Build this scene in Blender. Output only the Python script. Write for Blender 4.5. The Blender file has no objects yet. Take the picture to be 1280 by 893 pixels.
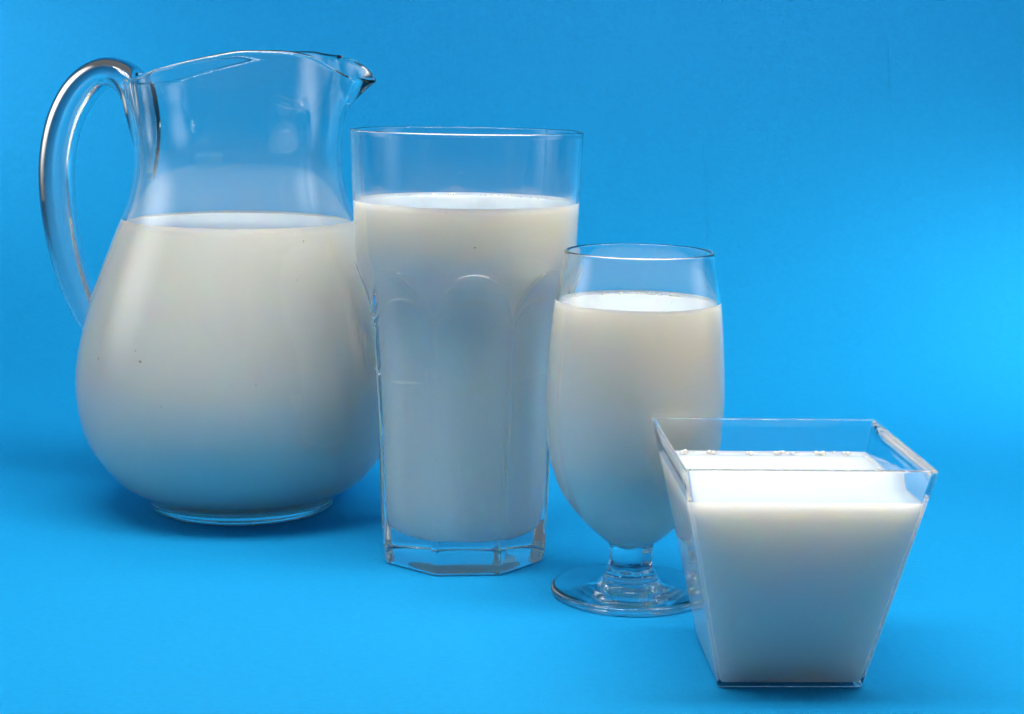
import bpy, math, random
import numpy as np
from mathutils import Vector, Matrix

random.seed(7)
scene = bpy.context.scene
COL = scene.collection
MM = 0.001

# ------------------------------------------------------------------ camera
cam_d = bpy.data.cameras.new('camera')
cam = bpy.data.objects.new('camera', cam_d)
COL.objects.link(cam)
cam_d.sensor_width = 36.0
cam_d.lens = 36.0 * 2100.0 / 1280.0
cam_d.clip_start, cam_d.clip_end = 0.01, 50.0
PITCH, ROLL = math.radians(9.502), math.radians(0.9)
cam.matrix_world = (Matrix.Translation((0, 0, 0.2))
                    @ Matrix.Rotation(math.pi / 2 - PITCH, 4, 'X')
                    @ Matrix.Rotation(ROLL, 4, 'Z'))
cam_d.dof.use_dof = True
cam_d.dof.focus_distance = 0.66
cam_d.dof.aperture_fstop = 36.0
scene.camera = cam

# ------------------------------------------------------------------ world (dim room behind the camera)
world = bpy.data.worlds.new('World')
scene.world = world
world.use_nodes = True
bg = world.node_tree.nodes['Background']
bg.inputs['Color'].default_value = (0.86, 0.93, 1.0, 1)
bg.inputs['Strength'].default_value = 0.13

# ------------------------------------------------------------------ overhead panel of the light box, plus added side and backdrop fill lamps
def area_lamp(name, loc, target, sx, sy, watts, color, dots=None, soft=False):
    l = bpy.data.lights.new(name, 'AREA')
    l.shape = 'RECTANGLE'
    l.size, l.size_y = sx, sy
    l.energy = watts
    l.color = color
    if dots:
        l.use_nodes = True
        nt = l.node_tree
        em = nt.nodes['Emission']
        geo = nt.nodes.new('ShaderNodeNewGeometry')
        mul = nt.nodes.new('ShaderNodeVectorMath'); mul.operation = 'MULTIPLY'
        mul.inputs[1].default_value = (dots[0], dots[1], 0)
        fr = nt.nodes.new('ShaderNodeVectorMath'); fr.operation = 'FRACTION'
        sub = nt.nodes.new('ShaderNodeVectorMath'); sub.operation = 'SUBTRACT'
        sub.inputs[1].default_value = (0.5, 0.5, 0)
        ln = nt.nodes.new('ShaderNodeVectorMath'); ln.operation = 'LENGTH'
        mr = nt.nodes.new('ShaderNodeMapRange')
        mr.inputs['From Min'].default_value = 0.20
        mr.inputs['From Max'].default_value = 0.34
        mr.inputs['To Min'].default_value = 3.8
        mr.inputs['To Max'].default_value = 0.25
        L = nt.links.new
        L(geo.outputs['Parametric'], mul.inputs[0]); L(mul.outputs[0], fr.inputs[0])
        L(fr.outputs[0], sub.inputs[0]); L(sub.outputs[0], ln.inputs[0])
        L(ln.outputs['Value'], mr.inputs['Value']); L(mr.outputs[0], em.inputs['Strength'])
    if soft:                                # added side fill: brightest in the middle, fading to its edges
        l.use_nodes = True
        nt = l.node_tree
        em = nt.nodes['Emission']
        geo = nt.nodes.new('ShaderNodeNewGeometry')
        sub = nt.nodes.new('ShaderNodeVectorMath'); sub.operation = 'SUBTRACT'; sub.inputs[1].default_value = (0.5, 0.5, 0)
        mul = nt.nodes.new('ShaderNodeVectorMath'); mul.operation = 'MULTIPLY'; mul.inputs[1].default_value = (2, 2, 0)
        ln = nt.nodes.new('ShaderNodeVectorMath'); ln.operation = 'LENGTH'
        mr = nt.nodes.new('ShaderNodeMapRange'); mr.interpolation_type = 'SMOOTHSTEP'
        mr.inputs['From Min'].default_value = 0.0; mr.inputs['From Max'].default_value = 1.0
        mr.inputs['To Min'].default_value = 3.0; mr.inputs['To Max'].default_value = 0.0
        L = nt.links.new
        L(geo.outputs['Parametric'], sub.inputs[0]); L(sub.outputs[0], mul.inputs[0]); L(mul.outputs[0], ln.inputs[0])
        L(ln.outputs['Value'], mr.inputs['Value']); L(mr.outputs[0], em.inputs['Strength'])
    o = bpy.data.objects.new(name, l)
    COL.objects.link(o)
    o.location = loc
    o.rotation_euler = (Vector(target) - Vector(loc)).to_track_quat('-Z', 'Y').to_euler()
    return o

area_lamp('led_panel_lamp', (0.06, 0.56, 0.60), (0.05, 0.72, 0), 0.84, 0.18, 5.0, (1.0, 0.975, 0.935), dots=(34, 5))
area_lamp('side_fill_lamp', (-0.76, 0.70, 0.36), (-0.05, 0.74, 0.08), 0.66, 0.66, 1.15, (1.0, 0.985, 0.96), soft=True)  # added fill standing in for the box's unseen white side walls
area_lamp('side_fill_lamp', (0.78, 0.70, 0.36), (0.05, 0.72, 0.08), 0.66, 0.66, 0.95, (1.0, 0.985, 0.96), soft=True)  # the same added fill on the right
corner = area_lamp('backdrop_fill_lamp', (0.52, 0.92, 0.37), (0.345, 1.06, 0.03), 0.14, 0.14, 0.17, (1.0, 0.97, 0.93))  # added lamp, only to brighten the backdrop patch at right
corner.data.spread = math.radians(60)
corner = area_lamp('backdrop_fill_lamp', (-0.58, 0.98, 0.46), (-0.42, 1.2, 0.24), 0.14, 0.14, 0.10, (1.0, 0.97, 0.93))  # added lamp, only to lighten the backdrop at top left
corner.data.spread = math.radians(55)

# ------------------------------------------------------------------ render settings
vs = scene.view_settings
vs.view_transform = 'Standard'; vs.look = 'None'; vs.gamma = 1.0; vs.exposure = 0.06
scene.render.engine = 'CYCLES'
cy = scene.cycles
cy.use_denoising = True
cy.denoiser = 'OPENIMAGEDENOISE'
cy.max_bounces = 24; cy.transmission_bounces = 22; cy.glossy_bounces = 10
cy.diffuse_bounces = 4; cy.use_adaptive_sampling = True; cy.adaptive_threshold = 0.05; cy.adaptive_min_samples = 16; cy.transparent_max_bounces = 16
cy.caustics_reflective = True; cy.caustics_refractive = True
cy.blur_glossy = 0.3
cy.sample_clamp_indirect = 20.0

# ------------------------------------------------------------------ materials
def new_mat(name):
    m = bpy.data.materials.new(name)
    m.use_nodes = True
    nt = m.node_tree
    return m, nt, nt.nodes['Principled BSDF'], nt.links.new

def glass_material(name, ior, tint, rough=0.0, film=None, dust=0.012, wave=0.03, cling=None):
    """clear glass; film = (z0, z1, amount): thin milk residue left on the wall above the fill line"""
    m, nt, p, L = new_mat(name)
    N = nt.nodes.new
    nt.nodes.remove(p)
    p = N('ShaderNodeBsdfGlass')
    p.inputs['Color'].default_value = (*tint, 1)
    p.inputs['Roughness'].default_value = rough
    p.inputs['IOR'].default_value = ior
    tc = N('ShaderNodeTexCoord')
    # hand-made unevenness: very soft relief
    no = N('ShaderNodeTexNoise'); no.inputs['Scale'].default_value = 38; no.inputs['Detail'].default_value = 1.0
    bp = N('ShaderNodeBump'); bp.inputs['Strength'].default_value = wave; bp.inputs['Distance'].default_value = 0.002
    L(tc.outputs['Object'], no.inputs['Vector']); L(no.outputs['Fac'], bp.inputs['Height'])
    L(bp.outputs['Normal'], p.inputs['Normal'])
    # smears and specks
    d = N('ShaderNodeBsdfDiffuse'); d.inputs['Color'].default_value = (0.86, 0.86, 0.85, 1)
    mix = N('ShaderNodeMixShader')
    sp = N('ShaderNodeTexNoise'); sp.inputs['Scale'].default_value = 260; sp.inputs['Detail'].default_value = 2
    r1 = N('ShaderNodeMapRange'); r1.inputs['From Min'].default_value = 0.76; r1.inputs['From Max'].default_value = 0.80
    r1.inputs['To Max'].default_value = 0.12
    L(tc.outputs['Object'], sp.inputs['Vector']); L(sp.outputs['Fac'], r1.inputs['Value'])
    sm = N('ShaderNodeTexNoise'); sm.inputs['Scale'].default_value = 22; sm.inputs['Detail'].default_value = 3
    mp = N('ShaderNodeMapping'); mp.inputs['Scale'].default_value = (1, 1, 0.35)
    L(tc.outputs['Object'], mp.inputs['Vector']); L(mp.outputs[0], sm.inputs['Vector'])
    r2 = N('ShaderNodeMapRange'); r2.inputs['From Min'].default_value = 0.50; r2.inputs['From Max'].default_value = 0.74
    r2.inputs['To Max'].default_value = dust * 4
    L(sm.outputs['Fac'], r2.inputs['Value'])
    add = N('ShaderNodeMath'); add.operation = 'ADD'
    L(r1.outputs[0], add.inputs[0]); L(r2.outputs[0], add.inputs[1])
    last = add.outputs[0]
    if film:
        sx = N('ShaderNodeSeparateXYZ'); L(tc.outputs['Object'], sx.inputs[0])
        fr = N('ShaderNodeMapRange'); fr.inputs['From Min'].default_value = film[0]; fr.inputs['From Max'].default_value = film[1]
        fr.inputs['To Min'].default_value = film[2]; fr.inputs['To Max'].default_value = 0.0
        wob = N('ShaderNodeMath'); wob.operation = 'MULTIPLY_ADD'
        wob.inputs[1].default_value = 0.030; L(sm.outputs['Fac'], wob.inputs[0]); L(sx.outputs['Z'], wob.inputs[2])
        L(wob.outputs[0], fr.inputs['Value'])
        a2 = N('ShaderNodeMath'); a2.operation = 'ADD'; a2.use_clamp = True
        L(last, a2.inputs[0]); L(fr.outputs[0], a2.inputs[1])
        last = a2.outputs[0]
    if cling:                                # splashed edge where milk has wetted the glass just above its level
        sz = N('ShaderNodeSeparateXYZ'); L(tc.outputs['Object'], sz.inputs[0])
        cn = N('ShaderNodeTexNoise'); cn.inputs['Scale'].default_value = 70; cn.inputs['Detail'].default_value = 3
        cmap = N('ShaderNodeMapping'); cmap.inputs['Scale'].default_value = (1, 1, 0.3)
        L(tc.outputs['Object'], cmap.inputs['Vector']); L(cmap.outputs[0], cn.inputs['Vector'])
        wz = N('ShaderNodeMath'); wz.operation = 'MULTIPLY_ADD'; wz.inputs[1].default_value = -0.014
        L(cn.outputs['Fac'], wz.inputs[0]); L(sz.outputs['Z'], wz.inputs[2])
        cr = N('ShaderNodeMapRange'); cr.inputs['From Min'].default_value = cling - 0.0075; cr.inputs['From Max'].default_value = cling - 0.0045
        cr.inputs['To Min'].default_value = 0.09; cr.inputs['To Max'].default_value = 0.0
        L(wz.outputs[0], cr.inputs['Value'])
        st = N('ShaderNodeMath'); st.operation = 'GREATER_THAN'; st.inputs[1].default_value = cling; L(sz.outputs['Z'], st.inputs[0])
        pm = N('ShaderNodeMath'); pm.operation = 'MULTIPLY_ADD'; pm.use_clamp = True
        L(cr.outputs[0], pm.inputs[0]); L(st.outputs[0], pm.inputs[1]); L(last, pm.inputs[2])
        last = pm.outputs[0]
    out = nt.nodes['Material Output']
    L(last, mix.inputs['Fac']); L(p.outputs[0], mix.inputs[1]); L(d.outputs[0], mix.inputs[2])
    L(mix.outputs[0], out.inputs['Surface'])
    return m

def milk_material():
    m, nt, p, L = new_mat('milk')
    N = nt.nodes.new
    tc = N('ShaderNodeTexCoord')
    nz = N('ShaderNodeTexNoise'); nz.inputs['Scale'].default_value = 14; nz.inputs['Detail'].default_value = 2
    L(tc.outputs['Object'], nz.inputs['Vector'])
    cm = N('ShaderNodeMix'); cm.data_type = 'RGBA'
    cm.inputs['A'].default_value = (0.945, 0.895, 0.83, 1)
    cm.inputs['B'].default_value = (0.955, 0.91, 0.85, 1)
    L(nz.outputs['Fac'], cm.inputs['Factor']); L(cm.outputs['Result'], p.inputs['Base Color'])
    p.subsurface_method = 'RANDOM_WALK'
    p.inputs['Subsurface Weight'].default_value = 1.0
    p.inputs['Subsurface Radius'].default_value = (1.0, 0.72, 0.42)
    p.inputs['Subsurface Scale'].default_value = 0.020
    p.inputs['Roughness'].default_value = 0.14
    p.inputs['IOR'].default_value = 1.35
    return m

def paper_material():
    m, nt, p, L = new_mat('blue_paper')
    N = nt.nodes.new
    tc = N('ShaderNodeTexCoord')
    no = N('ShaderNodeTexNoise'); no.inputs['Scale'].default_value = 6; no.inputs['Detail'].default_value = 3
    L(tc.outputs['Object'], no.inputs['Vector'])
    fi = N('ShaderNodeTexNoise'); fi.inputs['Scale'].default_value = 700; fi.inputs['Detail'].default_value = 3
    L(tc.outputs['Object'], fi.inputs['Vector'])
    cr = N('ShaderNodeMix'); cr.data_type = 'RGBA'
    cr.inputs['A'].default_value = (0.006, 0.345, 0.755, 1)
    cr.inputs['B'].default_value = (0.009, 0.365, 0.79, 1)
    L(no.outputs['Fac'], cr.inputs['Factor'])
    gr = N('ShaderNodeTexNoise'); gr.inputs['Scale'].default_value = 330; gr.inputs['Detail'].default_value = 2
    L(tc.outputs['Object'], gr.inputs['Vector'])
    gm = N('ShaderNodeMapRange'); gm.inputs['From Min'].default_value = 0.25; gm.inputs['From Max'].default_value = 0.75
    gm.inputs['To Min'].default_value = 0.96; gm.inputs['To Max'].default_value = 1.03
    L(gr.outputs['Fac'], gm.inputs['Value'])
    vm = N('ShaderNodeVectorMath'); vm.operation = 'SCALE'
    L(cr.outputs['Result'], vm.inputs[0]); L(gm.outputs[0], vm.inputs['Scale'])
    L(vm.outputs[0], p.inputs['Base Color'])
    p.inputs['Roughness'].default_value = 0.62
    p.inputs['Specular IOR Level'].default_value = 0.14
    b = N('ShaderNodeBump'); b.inputs['Strength'].default_value = 0.5; b.inputs['Distance'].default_value = 0.0004
    # thin vertical creases pressed into the upright part of the sheet
    sx = N('ShaderNodeSeparateXYZ'); L(tc.outputs['Object'], sx.inputs[0])
    h = fi.outputs['Fac']
    for x0, z0, z1 in ((0.1335, 0.075, 0.165), (0.268, 0.185, 0.235)):
        d = N('ShaderNodeMath'); d.operation = 'SUBTRACT'; d.inputs[1].default_value = x0; L(sx.outputs['X'], d.inputs[0])
        ab = N('ShaderNodeMath'); ab.operation = 'ABSOLUTE'; L(d.outputs[0], ab.inputs[0])
        w = N('ShaderNodeMapRange'); w.inputs['From Max'].default_value = 0.0016; w.inputs['To Min'].default_value = -2.2; w.inputs['To Max'].default_value = 0
        L(ab.outputs[0], w.inputs['Value'])
        zc = N('ShaderNodeMapRange'); zc.inputs['From Min'].default_value = abs(z1 - z0) / 2; zc.inputs['From Max'].default_value = abs(z1 - z0) / 4
        zd = N('ShaderNodeMath'); zd.operation = 'SUBTRACT'; zd.inputs[1].default_value = (z0 + z1) / 2; L(sx.outputs['Z'], zd.inputs[0])
        za = N('ShaderNodeMath'); za.operation = 'ABSOLUTE'; L(zd.outputs[0], za.inputs[0]); L(za.outputs[0], zc.inputs['Value'])
        pr = N('ShaderNodeMath'); pr.operation = 'MULTIPLY_ADD'; L(w.outputs[0], pr.inputs[0]); L(zc.outputs[0], pr.inputs[1]); L(h, pr.inputs[2])
        h = pr.outputs[0]
    L(h, b.inputs['Height']); L(b.outputs['Normal'], p.inputs['Normal'])
    return m

M_GLASS_JUG = glass_material('jug_glass', 1.50, (0.985, 0.995, 0.99), film=(0.150, 0.190, 0.03), dust=0.011)
M_GLASS_TUM = glass_material('tumbler_glass', 1.51, (0.98, 0.992, 0.992), film=(0.163, 0.182, 0.02), dust=0.009, cling=0.1490)
M_GLASS_WINE = glass_material('goblet_glass', 1.50, (0.985, 0.995, 0.992), film=None, dust=0.002)
M_PLASTIC = glass_material('clear_plastic', 1.45, (0.985, 0.99, 0.995), film=None, dust=0.002, wave=0.0)
M_MILK = milk_material()
M_PAPER = paper_material()

# ------------------------------------------------------------------ mesh helpers
def mesh_obj(name, verts, faces, mat, parent=None, loc=(0, 0, 0), smooth=True):
    me = bpy.data.meshes.new(name)
    me.from_pydata([tuple(map(float, v)) for v in verts], [], faces)
    me.update()
    if smooth:
        me.polygons.foreach_set('use_smooth', [True] * len(me.polygons))
    me.materials.append(mat)
    o = bpy.data.objects.new(name, me)
    COL.objects.link(o)
    o.location = loc
    if parent:
        o.parent = parent
    return o

def thing(name, label, cat, loc, group=None):
    o = bpy.data.objects.new(name, None)
    o.empty_display_size = 0.02
    COL.objects.link(o)
    o.location = loc
    return tag(o, label, cat, group)

def tag(o, label, cat, group=None):
    o['label'] = label; o['category'] = cat
    if group:
        o['group'] = group
    return o

def spline(pts, step):
    """centripetal Catmull-Rom through 2-D points, sampled about every `step`"""
    P = np.array(pts, float)
    P = np.vstack([2 * P[0] - P[1], P, 2 * P[-1] - P[-2]])
    out = []
    for i in range(1, len(P) - 2):
        p0, p1, p2, p3 = P[i - 1:i + 3]
        t0 = 0; t1 = t0 + max(np.linalg.norm(p1 - p0), 1e-6) ** .5
        t2 = t1 + max(np.linalg.norm(p2 - p1), 1e-6) ** .5; t3 = t2 + max(np.linalg.norm(p3 - p2), 1e-6) ** .5
        n = max(1, int(math.ceil(np.linalg.norm(p2 - p1) / step)))
        for k in range(n):
            t = t1 + (t2 - t1) * k / n
            a1 = (t1 - t) / (t1 - t0) * p0 + (t - t0) / (t1 - t0) * p1
            a2 = (t2 - t) / (t2 - t1) * p1 + (t - t1) / (t2 - t1) * p2
            a3 = (t3 - t) / (t3 - t2) * p2 + (t - t2) / (t3 - t2) * p3
            b1 = (t2 - t) / (t2 - t0) * a1 + (t - t0) / (t2 - t0) * a2
            b2 = (t3 - t) / (t3 - t1) * a2 + (t - t1) / (t3 - t1) * a3
            out.append((t2 - t) / (t2 - t1) * b1 + (t - t1) / (t2 - t1) * b2)
    out.append(P[-2])
    return [tuple(map(float, q)) for q in out]

def curve1d(xs, ys):
    """monotone cubic (PCHIP) interpolation function"""
    x = np.array(xs, float); y = np.array(ys, float)
    h = np.diff(x); d = np.diff(y) / h
    m = np.zeros_like(y); m[0], m[-1] = d[0], d[-1]
    for i in range(1, len(x) - 1):
        if d[i - 1] * d[i] > 0:
            w1, w2 = 2 * h[i] + h[i - 1], h[i] + 2 * h[i - 1]
            m[i] = (w1 + w2) / (w1 / d[i - 1] + w2 / d[i])
    def f(v):
        v = min(max(v, x[0]), x[-1])
        i = int(min(max(np.searchsorted(x, v) - 1, 0), len(h) - 1))
        t = (v - x[i]) / h[i]
        return float((2*t**3-3*t*t+1)*y[i] + (t**3-2*t*t+t)*h[i]*m[i] + (-2*t**3+3*t*t)*y[i+1] + (t**3-t*t)*h[i]*m[i+1])
    return f

def lathe(name, prof, mat, parent, seg=160, rfun=None, loc=(0, 0, 0)):
    """surface of revolution of (r, z) in mm from first to last point; r == 0 ends are closed.
    Outward normals when the outer wall runs upward. rfun(r, z, angle) -> (r, z)"""
    verts, faces, rings = [], [], []
    for (r, z) in prof:
        if r < 1e-4:
            rings.append([len(verts)]); verts.append((0, 0, z * MM)); continue
        ring = []
        for k in range(seg):
            a = 2 * math.pi * k / seg
            rr, zz = rfun(r, z, a) if rfun else (r, z)
            ring.append(len(verts)); verts.append((rr * MM * math.cos(a), rr * MM * math.sin(a), zz * MM))
        rings.append(ring)
    for A, B in zip(rings[:-1], rings[1:]):
        for k in range(seg):
            k2 = (k + 1) % seg
            if len(A) == 1 and len(B) == 1: continue
            if len(A) == 1: faces.append((A[0], B[k2], B[k]))
            elif len(B) == 1: faces.append((A[k], A[k2], B[0]))
            else: faces.append((A[k], A[k2], B[k2], B[k]))
    return mesh_obj(name, verts, faces, mat, parent, loc)

def arc(cx, cz, r, a0, a1, n):
    return [(cx + r * math.cos(math.radians(a0 + (a1 - a0) * k / n)), cz + r * math.sin(math.radians(a0 + (a1 - a0) * k / n))) for k in range(n + 1)]

# ------------------------------------------------------------------ setting: blue paper sweep
def backdrop():
    path = [(0.05, 0.0), (0.30, 0.0)]
    path += [(0.30 + 0.62 * k / 40, 0.0) for k in range(1, 41)]
    R = 0.34
    for k in range(1, 31):
        a = math.radians(84 * k / 30)
        path.append((0.92 + R * math.sin(a), R * (1 - math.cos(a))))
    y0, z0 = path[-1]
    for k in range(1, 21):
        path.append((y0 + 0.05 * k / 20, z0 + 0.62 * k / 20))
    xs = np.linspace(-1.5, 1.5, 161)
    verts, faces = [], []
    for i, (y, z) in enumerate(path):
        up = min(1.0, max(0.0, (y - 0.85) / 0.3))
        for x in xs:
            wob = up * (0.006 * math.sin(4.2 * x + 0.6) * math.sin(5 * z + 1.0) + 0.003 * math.sin(11 * x + 2.0 * z))
            # the sheet bulges where it bends up on the right
            bul = 0.03 * math.exp(-((x - 0.42) / 0.16) ** 2 - ((y - 1.12) / 0.14) ** 2)
            verts.append((x, y - wob - bul * 0.5, z + bul * 0.35))
    n = len(xs)
    for i in range(len(path) - 1):
        for j in range(n - 1):
            faces.append((i * n + j, i * n + j + 1, (i + 1) * n + j + 1, (i + 1) * n + j))
    o = mesh_obj('backdrop', verts, faces, M_PAPER)
    o['kind'] = 'structure'
    return o
backdrop()

# ------------------------------------------------------------------ glass jug
JUG = (-0.1250, 0.7656, 0.0)
jug = thing('glass_jug', 'round-bellied clear glass jug with curved handle and pouring spout, nearly full of milk', 'jug', JUG)
SPOUT = math.radians(-2)
jug_out = spline([(38.0, 0.0), (40.6, 0.4), (42.0, 1.8), (42.6, 3.8), (44.4, 6.4), (48.6, 9.0), (56.0, 13.0), (63.2, 19.8), (70.8, 30.7), (75.0, 42.1), (76.9, 57.3),
                  (76.2, 68.5), (72.2, 87.2), (66.1, 105.8), (58.5, 124.2), (53.2, 135.1), (49.8, 143.0), (46.9, 153.0), (46.2, 164.1),
                  (47.6, 178.5), (49.6, 190.0), (50.6, 198.8)], 1.6)
jug_in = spline([(47.4, 198.8), (46.7, 190.0), (45.2, 178.5), (43.9, 164.1), (44.5, 153.0), (47.2, 143.0), (50.6, 135.1), (55.9, 124.2),
                 (63.5, 105.8), (69.6, 87.2), (73.5, 68.5), (74.1, 57.3), (72.1, 42.1), (67.2, 31.4), (58.6, 22.4), (48.5, 16.8), (38.0, 14.2), (20.0, 13.0), (0.0, 12.8)], 1.6)
def slim(p):
    return [(r * (1 - 0.028 * min(1.0, max(0.0, min((z - 6) / 12.0, (150 - z) / 30.0)))), z) for r, z in p]
jug_out, jug_in = slim(jug_out), slim(jug_in)
jug_prof = [(0, 1.8), (15, 1.8), (28, 1.5), (34, 0.9)] + jug_out + arc(49.0, 198.8, 1.6, 12, 168, 9) + jug_in
rim_z = curve1d([-180, -146, -123, -107, -91, -75, -58, -43, -23, -14, -7, 0, 6, 12, 20, 32, 43, 58, 75, 91, 107, 123, 146, 180],
                [195.0, 196.4, 200.2, 203.2, 206.2, 208.4, 208.6, 207.3, 202.2, 199.4, 198.4, 199.0, 202.4, 205.6, 206.6, 207.0, 207.3, 208.4, 208.2, 206.2, 203.2, 200.2, 196.4, 195.0])
def jug_shape(r, z, a):
    if z < 165:
        return r, z
    sb = (math.degrees(a - SPOUT) + 180) % 360 - 180
    b = abs(sb)
    t = (z - 165) / 35.0
    s = max(0.0, (z - 181) / 19.0)
    rz = (rim_z(sb) - 200.0) * (1.12 if sb > 24 else 1.0)
    z2 = z + rz * t ** 1.5
    of = min(1.0, max(0.0, (r - 45.2 - (z - 178.5) * 0.108) / 3.0))
    push = 7.6 + 4.6 * of
    z2 -= 2.2 * of * math.exp(-(b / 11.0) ** 2) * s * s
    r2 = r + push * math.exp(-(b / 13.0) ** 2) * s ** 1.4 - 1.6 * math.exp(-((b - 26) / 12.0) ** 2) * s
    return r2, z2
lathe('body', jug_prof, M_GLASS_JUG, jug, seg=240, rfun=jug_shape)

def sweep_handle():
    ang = math.radians(166)
    er = Vector((math.cos(ang), math.sin(ang), 0)); et = Vector((-math.sin(ang), math.cos(ang), 0)); ez = Vector((0, 0, 1))
    ctrl = [(45.6, 150.0), (46.0, 160.0), (46.8, 170.0), (47.8, 180.0), (50.0, 190.5), (56.5, 197.0), (65.5, 198.4), (76.0, 192.5), (85.5, 179.0), (91.0, 160.0), (91.6, 140.0), (88.4, 117.0), (83.0, 98.0), (76.5, 84.5), (72.5, 76.0), (73.8, 68.0)]
    pts = spline(ctrl, 1.5)
    n = len(pts)
    wid = curve1d([0, .05, .10, .15, .20, .27, .4, .6, .82, .92, .97, 1], [0.9, 1.8, 4.0, 6.0, 7.2, 7.0, 7.8, 7.8, 6.8, 5.6, 3.0, 1.0])
    dep = curve1d([0, .05, .10, .15, .20, .28, .5, .85, .93, 1], [4.0, 8.0, 10.5, 11.5, 11.0, 9.4, 8.8, 8.6, 9.0, 5.0])
    wz = sorted((z, r) for r, z in jug_out)
    wall = lambda z: float(np.interp(z, [q[0] for q in wz], [q[1] for q in wz]))
    seg = 40
    verts, faces = [], []
    for i, (r, z) in enumerate(pts):
        a = pts[max(i - 1, 0)]; b = pts[min(i + 1, n - 1)]
        tx, tz = b[0] - a[0], b[1] - a[1]
        l = math.hypot(tx, tz); nx, nz = tz / l, -tx / l
        w, d = wid(i / (n - 1)), dep(i / (n - 1))
        for k in range(seg):
            t = 2 * math.pi * k / seg
            c, s = math.cos(t), math.sin(t)
            c2 = math.copysign(abs(c) ** 0.85, c); s2 = math.copysign(abs(s) ** 0.85, s)
            p = er * (r + nx * w * c2) + ez * (z + nz * w * c2) + et * (d * s2)
            cr = math.hypot(p.x, p.y); lim = wall(p.z) - 1.1
            if cr < lim:                   # the weld stays inside the thickness of the wall
                p.x *= lim / cr; p.y *= lim / cr
            verts.append(p * MM)
    for i in range(n - 1):
        for k in range(seg):
            k2 = (k + 1) % seg
            faces.append((i * seg + k, (i + 1) * seg + k, (i + 1) * seg + k2, i * seg + k2))
    return mesh_obj('handle', verts, faces, M_GLASS_JUG, jug)
sweep_handle()

def milk_lathe(name, inner, level, inset, label, loc, seg=160, outer_limit=None):
    """milk body: follows the inner wall, pushed `inset` mm into the glass, flat top with a small meniscus"""
    pts = [(r + (inset if r > 1 else 0), z - (inset * 0.6 if z < 14 else 0)) for r, z in reversed(inner) if z < level - 0.6]
    rw = pts[-1][0]
    ri = rw - inset
    pts += [(rw, level + 1.3), (ri + 0.15, level + 1.3), (ri - 0.5, level + 0.55), (ri - 1.3, level + 0.15), (ri - 2.6, level)]
    k = ri - 2.6
    for q in (0.85, 0.6, 0.3):
        pts.append((k * q, level))
    pts.append((0, level))
    o = lathe(name, pts, M_MILK, None, seg=seg, loc=loc)
    tag(o, label, 'milk', 'servings of milk')
    return o
milk_lathe('milk', jug_in, 132.5, 0.9, 'white milk filling the big round-bellied jug', JUG)

# ------------------------------------------------------------------ tall faceted tumbler
TUM = (-0.0197, 0.6886, 0.0)
tum = thing('glass_tumbler', 'tall flared glass tumbler with arched facets and thick base, standing beside the jug', 'glass', TUM)
FAC0 = math.radians(-61.5)          # direction of one facet corner
round_r = curve1d([0, 0.8, 2.5, 6, 43, 87, 100, 108, 115, 121, 127, 135, 150, 178],
                  [34.0, 35.0, 35.8, 36.1, 37.6, 40.4, 41.2, 42.0, 43.1, 44.4, 45.3, 45.7, 46.3, 47.5])
apo_r = curve1d([0, 0.8, 2.5, 6, 43, 87, 100, 106, 110, 114, 118, 122, 125, 140, 178],
                [31.6, 32.6, 33.2, 33.5, 34.7, 36.6, 37.1, 37.3, 37.5, 38.0, 39.9, 43.2, 46.6, 66, 90])
def tum_outer(r, z, a):
    R = round_r(z)
    d = ((a - FAC0) % (math.pi / 4)) - math.pi / 8
    u = d / (math.pi / 8) * 0.985
    A = apo_r(z if z < 60 else z + min(1.0, (z - 60) / 20.0) * 14.0 * (1 - math.sqrt(1 - u * u)))     # facets end in round arches
    f = A / math.cos(d)
    k = 0.12                           # slightly softened ridges
    if z > 85:
        f += 0.60 * math.exp(-((z + 14.0 * (1 - math.sqrt(1 - u * u)) - 111.5) / 0.9) ** 2)
    fi = int(((a - FAC0) % (2 * math.pi)) / (math.pi / 4))
    zs = (80.5, 76.0, 79.0, 82.0, 77.5, 80.0, 78.0, 75.5)[fi] + 0.5 * math.sin(9 * d + fi)
    f += 0.85 * math.exp(-((z - zs) / 0.60) ** 2) * max(0.0, 1 - abs(d) / 0.36)      # faint chill mark of the mould
    m = 0.5 * (R + f - math.sqrt((R - f) ** 2 + k * k))
    if z > 5:
        m += 0.30 * math.exp(-(((math.pi / 8 - abs(d)) * R - 0.9) / 0.45) ** 2) * min(1.0, (z - 5) / 6.0) * min(1.0, max(0.0, (104 - z) / 8.0))      # twin ridge lines
    if z > 85:
        m += 0.95 * math.exp(-((f - R) / 0.60) ** 2) * min(1.0, (z - 85) / 12.0)      # pressed bead round each arch
    return m, z
out_z = [0, 0.4, 0.8, 1.5, 2.5, 4, 6, 9, 13]
out_z += [13 + (73 - 13) * k / 24 for k in range(1, 25)] + [73 + 0.4 * k for k in range(1, 29)] + [84.2 + (98 - 84.2) * k / 6 for k in range(1, 7)] + [98 + 0.24 * k for k in range(1, 151)] + [134 + 43.0 * k / 18 for k in range(1, 19)]
tum_in = spline([(46.1, 177.0), (44.9, 150.0), (43.9, 134.0), (42.6, 127.5), (40.2, 122.3), (37.3, 118.0), (35.2, 113.5), (33.4, 107.0), (31.8, 100.0), (29.4, 87.0), (28.2, 43.0), (27.6, 26.0), (26.0, 18.0),
                 (24.0, 13.6), (14.0, 12.2), (0.0, 12.0)], 1.6)
def tum_wrap(r, z, a):
    return r, z
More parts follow.
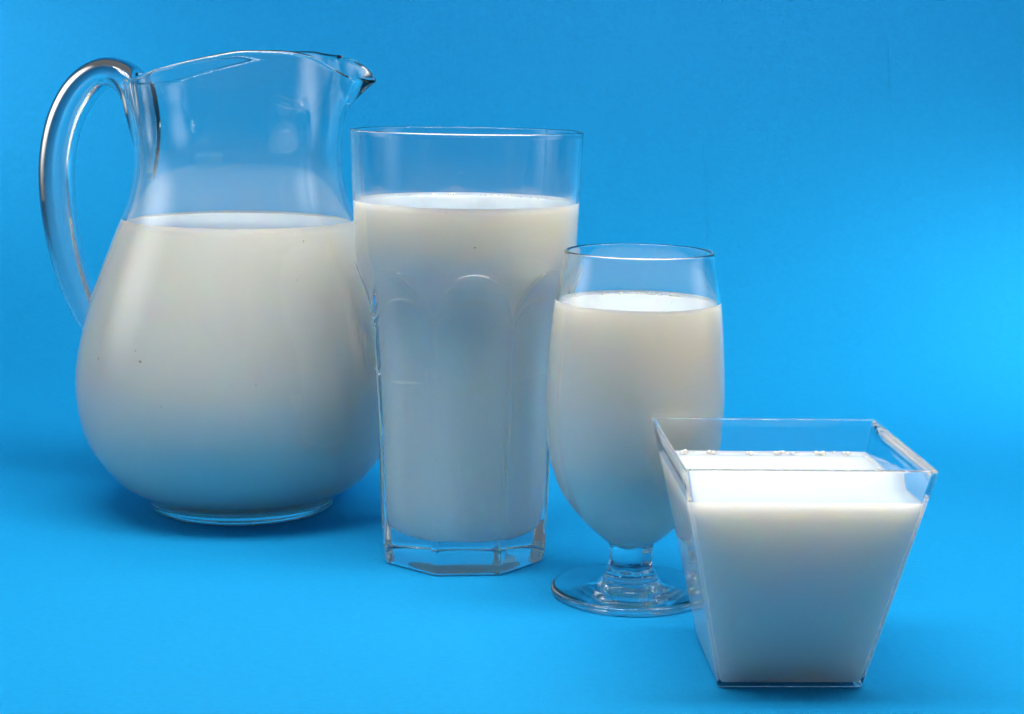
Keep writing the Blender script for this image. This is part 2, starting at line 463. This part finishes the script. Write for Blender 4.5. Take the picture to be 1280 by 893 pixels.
# base: underside with a shallow punt up to where the wall leaves the thick bottom
base_z = [z for z in out_z if z <= 13]
wall_z = [z for z in out_z if z >= 13]
def facet_lathe(name, zs, mat, parent, pre=(), post=(), seg=8 * 72):
    prof = [(r, z) for r, z in pre] + [(1000.0, z) for z in zs] + list(post)
    def fun(r, z, a):
        if r > 900: return tum_outer(r, z, a)
        if r < 0: return tum_outer(r, z, a)[0] + r, z
        return r, z
    return lathe(name, prof, mat, parent, seg=seg, rfun=fun)
facet_lathe('base', base_z, M_GLASS_TUM, tum, pre=[(0, 2.2), (12, 2.2), (22, 1.6), (28, 0.5), (30.5, 0.0)])
facet_lathe('wall', wall_z, M_GLASS_TUM, tum, post=arc(46.75, 177.2, 0.75, 15, 165, 6) + tum_in)
milk_lathe('milk', tum_in, 148.2, 0.5, 'white milk filling the tall faceted tumbler', TUM)

# ------------------------------------------------------------------ footed glass
WIN = (0.0478, 0.6373, 0.0)
win = thing('footed_glass', 'small footed glass with short faceted stem, between the tall tumbler and the square cup', 'glass', WIN)
foot = [(0, 0.35), (16, 0.3), (26, 0.15), (28.8, 0.0)] + arc(29.6, 1.6, 1.6, -80, 80, 8) + \
       spline([(29.2, 3.3), (22.0, 4.1), (15.5, 5.0), (11.8, 5.7), (10.6, 6.4), (10.4, 7.4), (10.2, 8.4), (9.5, 9.3), (8.9, 9.8)], 0.5)
lathe('foot', foot, M_GLASS_WINE, win, seg=144)
def hexr(r, z, a):
    t = min(1.0, max(0.0, min((z - 9.8) / 1.2, (21.0 - z) / 2.2)))
    d = ((a + 0.28) % (math.pi / 3)) - math.pi / 6
    f = r * 0.93 / math.cos(d)
    m = 0.5 * (r + f - math.sqrt((r - f) ** 2 + 0.03))
    return r + (m - r) * t, z
stem = spline([(8.9, 9.8), (8.7, 11.0), (8.5, 14.0), (8.6, 18.0), (8.9, 19.8), (9.4, 21.0)], 0.5)
lathe('stem', stem, M_GLASS_WINE, win, seg=144, rfun=hexr)
bowl_out = spline([(9.4, 21.0), (13.2, 24.0), (20.8, 31.4), (27.6, 40.6), (31.6, 50.6), (33.3, 60.0), (34.3, 74.0), (33.7, 93.0), (31.5, 117.5), (29.4, 129.0), (28.5, 134.4)], 1.4)
bowl_in = spline([(27.2, 134.4), (28.1, 129.0), (30.2, 117.5), (32.3, 93.0), (32.8, 74.0), (31.7, 60.0), (29.7, 50.6), (25.4, 41.4), (18.2, 32.8), (11.5, 28.0), (5.4, 26.2), (0.0, 25.8)], 1.4)
lathe('bowl', bowl_out + arc(27.85, 134.5, 0.65, 15, 165, 6) + bowl_in, M_GLASS_WINE, win, seg=160)
milk_lathe('milk', bowl_in, 114.8, 0.6, 'white milk filling the small footed glass', WIN)

# ------------------------------------------------------------------ square tapered cup
CUP = (0.0936, 0.5590, 0.0)
cup = thing('square_cup', 'square tapered clear plastic cup in front of the footed glass', 'cup', CUP)
CUP_ROT = math.radians(2.3)
cup.rotation_euler = (0, 0, CUP_ROT)
def rsq(h, rad, n=6):
    """rounded square ring, half width h, corner radius rad"""
    pts = []
    for q in range(4):
        ccx, ccy = [(1, -1), (1, 1), (-1, 1), (-1, -1)][q]
        a0 = -90 + 90 * q
        for k in range(n + 1):
            a = math.radians(a0 + 90 * k / n)
            pts.append(((h - rad) * ccx + rad * math.cos(a), (h - rad) * ccy + rad * math.sin(a)))
        # straight run to next corner is subdivided
        nx, ny = [(1, 1), (-1, 1), (-1, -1), (1, -1)][q]
        b0 = math.radians(a0 + 90)
        e = (pts[-1]); f = ((h - rad) * nx + rad * math.cos(b0), (h - rad) * ny + rad * math.sin(b0))
        for k in range(1, 8):
            pts.append((e[0] + (f[0] - e[0]) * k / 8, e[1] + (f[1] - e[1]) * k / 8))
    return pts
def loft(name, rings, mat, parent, loc=(0, 0, 0), cap0=False, cap1=False):
    """rings: list of (half, corner radius, z)"""
    verts, faces = [], []
    n = None
    for h, rad, z in rings:
        r = rsq(h, rad); n = len(r)
        verts += [(x * MM, y * MM, z * MM) for x, y in r]
    for i in range(len(rings) - 1):
        for k in range(n):
            k2 = (k + 1) % n
            faces.append((i * n + k, i * n + k2, (i + 1) * n + k2, (i + 1) * n + k))
    if cap0:
        c = len(verts); verts.append((0, 0, rings[0][2] * MM))
        faces += [(c, (k + 1) % n, k) for k in range(n)]
    if cap1:
        c = len(verts); verts.append((0, 0, rings[-1][2] * MM)); s = (len(rings) - 1) * n
        faces += [(c, s + k, s + (k + 1) % n) for k in range(n)]
    return mesh_obj(name, verts, faces, mat, parent, loc)
def cup_h(z): return 24.2 + (41.0 - 24.2) * z / 78.5
WALL = 1.6
zz = [1.0, 3, 8, 20, 35, 50, 62, 72, 77.6]
loft('base', [(23.2, 0.5, 0.0), (23.8, 0.6, 0.15), (24.2, 0.8, 0.6), (cup_h(1.0), 0.9, 1.0), (cup_h(3), 0.9, 3.0)], M_PLASTIC, cup, cap0=True)
cup_in = [(cup_h(z) - WALL, 0.7, z) for z in reversed(zz) if z > 3]
loft('wall', [(cup_h(z), 0.9, z) for z in zz if z >= 3] + [(cup_h(78.2) - 0.15, 0.85, 78.2), (cup_h(78.5) - 0.5, 0.8, 78.5), (cup_h(78.5) - 1.0, 0.7, 78.5), (cup_h(78.2) - 1.35, 0.7, 78.2)]
     + cup_in + [(cup_h(3.2) - WALL, 0.7, 3.2), (cup_h(2.6) - WALL - 0.5, 0.6, 2.6), (cup_h(2.4) - WALL - 1.2, 0.5, 2.4), (12, 0.5, 2.4)], M_PLASTIC, cup, cap1=True)
LV = 65.5
hi = cup_h(LV) - WALL
mk = loft('milk', [(12, 0.4, 2.0), (cup_h(2.2) - WALL - 0.2, 0.5, 2.0), (cup_h(3) - WALL + 0.5, 0.9, 3.0)] + [(cup_h(z) - WALL + 0.5, 0.9, z) for z in (8, 20, 35, 50, 60)]
          + [(hi + 0.8, 0.9, LV + 1.5), (hi + 0.2, 0.8, LV + 1.6), (hi - 0.5, 0.8, LV + 0.7), (hi - 1.4, 1.0, LV + 0.2), (hi - 2.8, 1.4, LV), (20, 2, LV), (8, 2, LV)],
          M_MILK, None, CUP, cap0=True, cap1=True)
mk.rotation_euler = (0, 0, CUP_ROT)
tag(mk, 'white milk filling the square tapered cup', 'milk', 'servings of milk')

# ------------------------------------------------------------------ small things in and on the milk
def add_ball(verts, faces, c, r, flat=1.0, nu=8, nv=5):
    b = len(verts)
    for j in range(nv + 1):
        t = math.pi * j / nv
        for i in range(nu):
            p = 2 * math.pi * i / nu
            verts.append((c[0] + r * math.sin(t) * math.cos(p), c[1] + r * math.sin(t) * math.sin(p), c[2] + flat * r * math.cos(t)))
    for j in range(nv):
        for i in range(nu):
            faces.append((b + j * nu + i, b + (j + 1) * nu + i, b + (j + 1) * nu + (i + 1) % nu, b + j * nu + (i + 1) % nu))

m_dots, nt_, p_, L_ = new_mat('milk_foam')
p_.inputs['Base Color'].default_value = (0.88, 0.87, 0.84, 1)
p_.inputs['Roughness'].default_value = 0.12
def dot_cluster(parent, spots):  # froth in cup and jug; white glint dots in tumbler and footed glass
    v, f = [], []
    for x, y, z, r in spots:
        add_ball(v, f, (x * MM, y * MM, z * MM), r * MM, 0.85)
    o = mesh_obj('foam_and_glint_dots', v, f, m_dots, parent)
    o['kind'] = 'stuff'
    return o

rnd = random.Random(11)
# froth along the walls of the square cup, thickest at the back
sp = []
e = hi - 1.2
for c in (-27, -19, -6, 4, 9, 20, 29):
    for _ in range(5):
        sp.append((c + rnd.gauss(0, 1.6), e + 0.75 - abs(rnd.gauss(0, 0.3)), LV + rnd.uniform(1.1, 1.6), rnd.choice([0.4, 0.55, 0.7, 0.9])))
for _ in range(26):
    sg = rnd.choice([-1, 1]); sp.append((sg * (e + 0.6 - abs(rnd.gauss(0, 0.3))), rnd.uniform(-0.2 * e, e), LV + rnd.uniform(0.9, 1.4), rnd.uniform(0.3, 0.6)))
dot_cluster(mk, sp)
def ring_dots(parent, r, z, n, seed, a0, a1):
    q = random.Random(seed); out = []
    for _ in range(n):
        a = math.radians(q.uniform(a0, a1)); d = r - abs(q.gauss(0, 0.8)) - 0.6
        out.append((d * math.cos(a), d * math.sin(a), z + q.uniform(0.1, 0.5), q.choice([0.3, 0.4, 0.55, 0.75])))
    dot_cluster(parent, out)
milks = {m.location.to_tuple(3): m for m in COL.objects if m.name.startswith('milk')}
m_jug, m_tum, m_win = (milks[Vector(p).to_tuple(3)] for p in (JUG, TUM, WIN))
ring_dots(m_tum, 44.4, 148.2, 46, 3, 40, 140)  # white dots modelled for the LED reflections along the back milk edge
ring_dots(m_win, 29.9, 114.8, 36, 4, 50, 170)  # same modelled LED glints in the footed glass
ring_dots(m_jug, 50.9, 132.5, 40, 5, 200, 350)

m_fl, nt_, p_, L_ = new_mat('brown_fleck')
p_.inputs['Base Color'].default_value = (0.50, 0.37, 0.17, 1)
p_.inputs['Roughness'].default_value = 0.6
def fleck(parent, inner, inset, ang, z, r):
    """skin fleck stuck to the inside of the glass, half sunk in the milk"""
    iz = sorted((q[1], q[0]) for q in inner)
    rr = float(np.interp(z, [q[0] for q in iz], [q[1] for q in iz])) + inset
    v, f = [], []
    for k in range(3):
        a = math.radians(ang) + rnd.uniform(-1, 1) * r / rr
        c = (rr * math.cos(a), rr * math.sin(a), z + rnd.uniform(-1, 1) * r)
        add_ball(v, f, tuple(q * MM for q in c), r * MM * rnd.uniform(0.5, 0.9), 0.7, 6, 4)
    mesh_obj('fleck', v, f, m_fl, parent)
for ang, z, r in ((-51, 128.0, 0.45), (-117, 77.5, 0.6), (-139, 76, 0.35), (-120, 82, 0.3), (-58, 112, 0.3), (-108, 60, 0.25)):
    fleck(m_jug, jug_in, 0.9, ang, z, r)
fleck(m_tum, tum_in, 0.5, -84, 134.5, 0.35)
